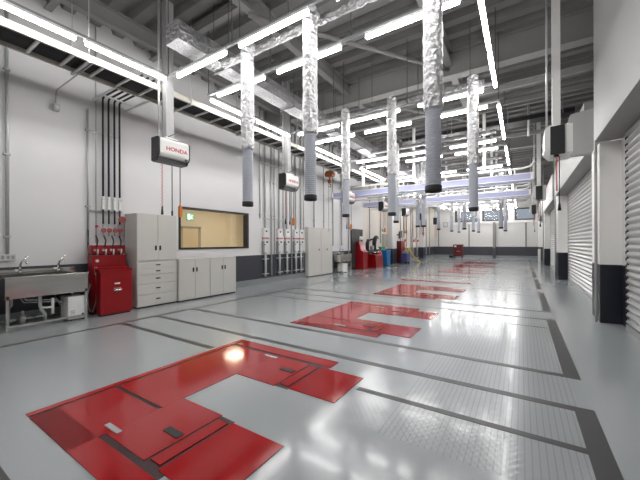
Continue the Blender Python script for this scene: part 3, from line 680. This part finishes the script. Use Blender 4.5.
# ------------------------------------------------------------------ steel cabinets
def door(x, y0, y1, z0, z1, hy, hz, t):
    d = box(x-.02, x, y0+.003, y1-.003, z0+.003, z1-.003).build('door', 'cab', t, bevel=.003)
    MB().box(x, x+.006, hy-.020, hy+.020, hz-.055, hz+.055).box(x+.006, x+.016, hy-.008, hy+.008, hz-.04, hz+.04).build('handle', 'black', d)
t = thing('tall_cabinet', 'tall grey steel cabinet with two doors over five drawers, right of the red chest', 'cabinet', (-7.27, 3.99, 0))
y0, y1, xf = 3.53, 4.46, -7.02
box(XL+.10, xf-.022, y0, y1, .03, 2.10).build('body', 'cab', t, bevel=.003); box(XL+.12, xf-.05, y0+.02, y1-.02, 0, .03).build('plinth', 'black', t)
ym = (y0+y1)/2; door(xf, y0, ym, 1.05, 2.09, ym-.05, 1.33, t); door(xf, ym, y1, 1.05, 2.09, ym+.05, 1.33, t)
for a, b in ((.87, 1.0), (.73, .87), (.53, .73), (.29, .53), (.04, .29)):
    d = box(xf-.02, xf, y0+.004, y1-.004, a+.004, b-.004).build('drawer', 'cab', t, bevel=.003)
    box(xf, xf+.010, ym-.05, ym+.05, (a+b)/2-.012+.01, (a+b)/2+.012+.01).build('handle', 'black', d)
lc = thing('low_cabinet', 'low grey steel cabinet with two doors, next to the tall cabinet under the window', 'cabinet', (-7.2, 4.92, 0), 'low cabinets under the window')
y0, y1, xf = 4.475, 5.365, -6.96
box(XL+.06, xf-.022, y0, y1, .035, 1.03).build('body', 'cab', lc, bevel=.003); box(XL+.08, xf-.05, y0, y1, 0, .035).build('plinth', 'black', lc); box(XL+.06, xf+.004, y0, y1, 1.03, 1.05).build('top', 'cabtop', lc)
ym = (y0+y1)/2; door(xf, y0, ym, .035, 1.025, ym-.05, .77, lc); door(xf, ym, y1, .035, 1.025, ym+.05, .77, lc)
dup(lc, (0, .90, 0), 'low grey steel cabinet with two doors, right end of the pair under the window')
t = thing('double_cabinet', 'flat grey two-door wall cabinet beyond the outlet panels', 'cabinet', (-7.55, 11.65, 0))
box(XL+.005, -7.49, 10.66, 12.62, .03, 2.1).build('body', 'cab', t, bevel=.004); box(XL+.01, -7.52, 10.7, 12.6, 0, .03).build('plinth', 'black', t)
for a, b, hy in ((10.66, 11.64, 11.48), (11.64, 12.62, 12.15)):
    d = box(-7.49, -7.475, a+.004, b-.004, .035, 2.095).build('door', 'cab', t)
    tube([(-7.475, hy, 1.14), (-7.46, hy, 1.14)], .035, 12).build('lock', 'darkgrey', d)

# ------------------------------------------------------------------ wall outlet panels and conduits
OP = [(8.22, 'the first from the office window'), (8.98, 'second from the office window'), (9.42, 'third from the office window'), (9.98, 'fourth from the office window'), (10.33, 'the one beside the grey double cabinet')]
def outlet(y):
    t = thing('wall_outlet', 'x', 'wall outlet', (XL, y, .25), 'outlet panels on the left wall')
    x = XL+.05
    tube([(x, y-.04, 1.95), (x, y-.04, ZC)], .032, 10).build('riser', 'steel', t)
    box(XL, XL+.10, y-.15, y+.12, 1.64, 1.97).build('upper_case', 'whiteplastic', t, bevel=.005)
    tube([(XL+.10, y-.03, 1.85), (XL+.125, y-.03, 1.85)], .028, 10).build('switch', 'black', t)
    box(XL, XL+.085, y-.15, y+.13, 1.58, 1.635).build('warning_strip', 'pinkmark', t)
    box(XL, XL+.07, y-.10, y+.17, 1.12, 1.575).build('lower_case', 'cover', t, bevel=.005)
    tube([(XL+.07, y+.03, 1.47), (XL+.10, y+.03, 1.47)], .03, 10).build('socket', 'black', t)
    tube([(XL+.07, y-.08, 1.38), (XL+.09, y-.08, 1.38)], .022, 8).build('button', 'darkgrey', t)
    box(XL+.01, XL+.09, y-.17, y-.105, 1.05, 1.5).build('side_strip', 'grey', t)
    tube([(x, y-.02, .25), (x, y-.02, 1.12)], .042, 10).build('lower_pipe', 'steel', t)
    MB().box(XL, XL+.1, y-.16, y+.12, .86, .885).box(XL, XL+.1, y-.16, y+.12, .34, .365).build('bracket', 'cream', t)
    return t
op = outlet(OP[0][0]); op['label'] = 'white wall outlet under a riser pipe, ' + OP[0][1]
for y, l in OP[1:]: dup(op, (0, y-OP[0][0], 0), 'white wall outlet under a riser pipe, ' + l)
names = [(8.52, .25, .03, 'between the leftmost and second outlet panels'), (8.70, 1.0, .02, 'just left of the second outlet panel'), (9.20, 1.7, .02, 'between the second and third outlet panels'), (9.70, .25, .028, 'between the third and fourth outlet panels'), (10.52, .3, .022, 'between the outlet panels and the grey double cabinet'), (7.95, 2.3, .02, 'just right of the office window'), (11.3, 2.12, .025, 'rising behind the left door of the grey double cabinet'), (12.1, 2.12, .02, 'rising behind the right door of the grey double cabinet'), (12.9, 1.3, .03, 'left of the small far sink'), (13.75, 1.3, .035, 'right of the small far sink'), (14.5, .3, .03, 'left of the dark glass door'), (17.2, 1.5, .03, 'over the red machines'), (18.9, 1.4, .03, 'right of the red machines'), (22.8, .3, .04, 'left one beyond the left pillar'), (24.2, .3, .04, 'middle one beyond the left pillar'), (25.4, .3, .04, 'third one beyond the left pillar'), (30.2, .3, .05, 'left one near the far corner'), (31.4, .3, .05, 'right one near the far corner')]
for y, z, r, l in names: conduit(y, z, ZC, r, 'steel', 'steel wall conduit, ' + l, 'conduits on the left wall', clips=(2.4, 3.6, 4.9), x=XL+.01+r)
tag(box(XL+.09, XL+.12, 8.0, 9.35, 2.27, 2.30).build('cross_bracket', 'steel', loc=(XL+.1, 8.7, 2.27)), 'horizontal steel strip across the conduits above the outlet panels', 'bracket')
tag(MB().box(XL+.08, XL+.11, 7.85, 9.3, 4.20, 4.23).build('cross_bracket', 'steel', loc=(XL+.1, 8.5, 4.2)), 'horizontal steel strip high across the conduits', 'bracket')
tag(MB().box(XL, XL+.05, 10.36, 10.62, 1.08, 1.5).build('notice_plate', 'cover', loc=(XL, 10.6, 1.1)), 'white plate beside the outlet panels, next to the grey double cabinet', 'plate')

# far outlet group on the left wall
for i, y in enumerate((23.6, 25.9, 27.1)):
    t = thing('wall_outlet', 'pale outlet panel far down the left wall, %s of three' % ['first', 'second', 'farthest'][i], 'outlet panel', (XL, y, .3), 'far outlet panels')
    box(XL, XL+.1, y-.3, y+.3, 1.5, 1.85).build('case', 'cream', t, bevel=.01); MB().tube([(XL+.05, y, 1.85), (XL+.05, y, ZC)], .05, 8).build('riser', 'steel', t)
    tube([(XL+.06, y, .3), (XL+.06, y, 1.5)], .06, 8).build('lower_pipe', 'steel', t); tube([(XL+.1, y, 1.6), (XL+.18, y, 1.6)], .1, 10).build('valve', 'redmark', t)

# ------------------------------------------------------------------ red tyre machines
t = thing('tyre_balancer', 'tall dark red machine beside the dark glass door', 'tyre machine', (-7.3, 16.75, 0), 'red tyre machines')
MB().prism([(-7.55, .0), (-7.10, .0), (-7.10, .95), (-7.22, 1.02), (-7.36, 1.50), (-7.55, 1.50)], 'y', 16.35, 17.0).build('body', 'red', t, bevel=.02)
MB().tube([(-7.42, 16.6, 1.50), (-7.42, 16.6, 1.72)], .05, 10).build('post', 'chrome', t); box(-7.50, -7.38, 16.7, 16.95, 1.60, 1.78).build('display', 'cover', t, bevel=.02); box(-7.46, -7.42, 16.8, 16.9, 1.50, 1.60).build('display_stem', 'darkgrey', t)
t = thing('tyre_changer', 'red tyre changer with a curved black arm and turntable', 'tyre machine', (-7.1, 17.9, 0), 'red tyre machines')
MB().prism([(-7.5, .0), (-6.8, .0), (-6.85, .72), (-6.95, .78), (-7.5, .78)], 'y', 17.45, 18.5).build('base', 'red', t, bevel=.02)
tube([(-7.1, 17.95, .78), (-7.1, 17.95, .88)], [.18, .16], 16).build('turntable_drum', 'darkgrey', t)
MB().tube([(-7.1, 17.95, .88), (-7.1, 17.95, .93)], .32, 20).build('turntable', 'chrome', t)
tube([(-7.4, 17.6, .78), (-7.4, 17.6, 1.40), (-7.38, 17.7, 1.60)], .10, 10).build('column', 'black', t)
a = [(-7.15, 18.35+.35*math.cos(q), 1.35+.42*math.sin(q)) for q in [PI*.30+i*PI*.95/10 for i in range(11)]]
tube(a, [.05, .07, .09, .11, .12, .13, .13, .12, .11, .10, .08], 10).build('curved_arm', 'black', t); tube([(-7.38, 17.7, 1.55), a[4]], .05, 8).build('arm_link', 'black', t); tube([a[10], (-7.2, 18.0, 1.05)], .04, 8).build('mount_head', 'black', t)
tube([(-7.25, 17.75, 1.15), (-7.1, 17.75, 1.15)], .13, 14).build('roller', 'grey', t)
t = thing('gas_bottle', 'small bright red cylinder between the tyre changer and the blue bin', 'cylinder', (-7.15, 19.1, 0))
MB().lathe([(0, 0), (.17, 0), (.18, .05), (.18, .80), (.13, .92), (.05, .96), (.05, 1.02), (0, 1.02)], (-7.15, 19.1), 20).build('body', 'redmark', t); MB().tube([(-7.15, 19.1, 1.0), (-7.15, 19.1, 1.08)], .035, 8).build('valve', 'chrome', t)
t = thing('low_cabinet', 'low dark green cabinet against the wall behind the red cylinder', 'cabinet', (-7.5, 18.9, 0)); box(XL+.02, -7.45, 18.6, 19.3, .02, 1.18).build('body', 'green', t); box(XL+.04, -7.47, 18.65, 19.25, 0, .02).build('plinth', 'black', t)
t = thing('waste_bin', 'bright blue plastic bin in front of the left pillar', 'bin', (-7.0, 20.0, 0))
MB().prism([(19.75, .05), (20.30, .05), (20.36, .92), (19.69, .92)], 'x', -7.32, -6.85).build('body', 'blue', t, bevel=.03); box(-7.35, -6.82, 19.66, 20.39, .92, .99).build('lid', 'blue', t, bevel=.02)
for y in (19.85, 20.2): tube([(-6.95, y-.03, .04), (-6.95, y+.03, .04)], .04, 10).build('wheel', 'black', t); tube([(-7.2, y-.03, .04), (-7.2, y+.03, .04)], .04, 10).build('wheel', 'black', t)
t = thing('notice_board', 'beige flat panel standing on the wall left of the left pillar', 'panel', (XL, 19.75, 1.15)); box(XL, XL+.08, 19.3, 20.1, 1.15, 2.0).build('board', 'beige', t); tube([(XL+.08, 19.8, 1.5), (XL+.1, 19.8, 1.5)], .03, 8).build('knob', 'grey', t)

# things beyond the left pillar
t = thing('monitor', 'dark monitor mounted high beyond the left pillar', 'monitor', (-7.2, 22.0, 1.7))
MB().prism([(21.75, 1.72), (22.35, 1.82), (22.4, 2.30), (21.8, 2.22)], 'x', -7.3, -7.22).build('screen', 'darkgrey', t); tube([(-7.26, 22.1, 2.0), (XL, 22.1, 2.0)], .04, 8).build('arm', 'black', t)
t = thing('red_cabinet', 'dark red upright cabinet under the dark monitor', 'cabinet', (-7.3, 22.0, 0))
box(XL+.02, -7.0, 21.6, 22.4, .04, 1.55).build('body', 'darkred', t, bevel=.02); box(XL+.05, -7.05, 21.65, 22.35, 0, .04).build('plinth', 'black', t); box(-7.0, -6.985, 21.62, 22.38, .8, 1.5).build('door', 'red', t)
t = thing('floor_washer', 'low violet washing machine with a yellow hose beside the dark red cabinet', 'washer', (-6.7, 21.9, 0))
box(-6.95, -6.5, 21.6, 22.3, .10, .70).build('body', 'violet', t, bevel=.05)
for y in (21.7, 22.2):
    for x in (-6.85, -6.6): tube([(x, y-.03, .08), (x, y+.03, .08)], .08, 10).build('wheel', 'black', t)
box(-6.9, -6.55, 21.65, 22.1, .70, .86).build('tank_lid', 'grey', t, bevel=.03)
hp = [(-6.7+.18*math.cos(q), 22.35+.22*math.cos(q*.5), .95+.10*math.sin(q)) for q in [i*.5 for i in range(26)]]
tube(hp, .035, 6).build('coiled_hose', 'yellow', t); tube([(-6.6, 22.5, .92), (-6.45, 22.75, .55), (-6.3, 23.1, .2), (-6.15, 23.3, .06)], [.06, .05, .05, .08], 8).build('lance', 'yellow', t)
box(-6.62, -6.5, 22.3, 22.5, .0, .88).build('stand', 'grey', t)
# red rolling cart by the far wall
t = thing('tool_trolley', 'dark red tool trolley against the far wall', 'tool trolley', (-5.1, 31.9, 0))
cx = -4.95; cy = 31.2
box(cx-.40, cx+.40, cy-.3, cy+.3, .15, 1.25).build('body', 'darkred', t, bevel=.02)
for x in (-.33, .33):
    for y in (-.2, .2): tube([(cx+x-.04, cy+y, .08), (cx+x+.04, cy+y, .08)], .08, 10).build('wheel', 'black', t)
for z in (.3, .55, .8): box(cx-.34, cx+.34, cy-.315, cy-.3, z, z+.18).build('drawer', 'darkred', t)
box(cx-.3, cx-.12, cy-.33, cy-.3, 1.02, 1.15).build('label_plate', 'cover', t); box(cx-.1, cx+.2, cy-.33, cy-.315, .6, .66).build('handle', 'chrome', t)
box(cx-.75, cx-.42, cy-.3, cy+.2, .0, .25).build('step', 'black', t)
# small grey boxes on far left wall
t = thing('wall_speaker', 'small square grey box high on the far wall', 'box', (-6.1, YF-.1, 3.2)); box(-6.75, -6.3, YF-.14, YF, 3.0, 3.5).build('case', 'grey', t, bevel=.02); box(-6.68, -6.37, YF-.16, YF-.14, 3.08, 3.42).build('grille', 'cream', t)
for i, (x, y, z) in enumerate(((-6.9, 26.6, 2.75), (-6.3, 28.4, 3.0))):
    t = thing('hanging_reel', ['small black reel hanging far back, left one', 'small black reel hanging far back, right one'][i], 'reel', (x, y, z), 'small black reels far back')
    box(x-.2, x+.2, y-.2, y+.2, z, z+.6).build('case', 'black', t, bevel=.03); tube([(x, y, z+.6), (x, y, ZC)], .05, 8).build('hanging_post', 'white', t); tube([(x, y, z), (x, y, 1.9)], .02, 6).build('hanging_cord', 'redcable', t)
# right side pipes
conduit(7.36, .0, ZC, .022, 'cream', 'pale vertical conduit beside the nearest right pillar, thicker one', 'conduits on the right wall', x=1.11)
conduit(7.42, .0, ZC, .014, 'steel', 'thin vertical conduit beside the nearest right pillar', 'conduits on the right wall', x=1.11)
for y, l in ((15.25, 'by the second right pillar'), (23.4, 'by the third right pillar')): conduit(y, 0, ZC, .03, 'steel', 'vertical conduit ' + l, 'conduits on the right wall', x=1.10)
t = thing('pole_bracket', 'small dark bracket with a short pole at the far end of the right wall', 'bracket', (1.1, 27, 0)); box(.95, 1.1, 27.0, 27.15, 0, .95).build('pole', 'cover', t); box(1.1, XR, 27.0, 27.3, .3, 1.0).build('case', 'darkgrey', t)

# ------------------------------------------------------------------ world, camera
w = bpy.data.worlds.new('world'); SC.world = w; w.use_nodes = True
bg = w.node_tree.nodes['Background']; bg.inputs[0].default_value = (.60, .68, .80, 1); bg.inputs[1].default_value = .24
cam = bpy.data.cameras.new('camera'); co = bpy.data.objects.new('camera', cam); COL.objects.link(co)
cam.sensor_width = 36; cam.sensor_fit = 'HORIZONTAL'; cam.lens = 312/640*36; cam.shift_y = 3/640; cam.clip_end = 200; cam.clip_start = .05
th = math.atan(202/312)
co.matrix_world = Matrix.Translation((0, 0, 1.43)) @ Matrix.Rotation(th, 4, 'Z') @ Matrix.Rotation(PI/2, 4, 'X') @ Matrix.Rotation(-.0037, 4, 'Z')
SC.camera = co
SC.view_settings.view_transform = 'Standard'; SC.view_settings.look = 'None'; SC.view_settings.gamma = 1; SC.view_settings.use_curve_mapping = False
SC.view_settings.exposure = 1.22
try:
    SC.cycles.use_denoising = True; SC.cycles.max_bounces = 8; SC.cycles.diffuse_bounces = 5; SC.cycles.glossy_bounces = 4; SC.cycles.transparent_max_bounces = 8
    SC.cycles.sample_clamp_indirect = 6
except Exception: pass
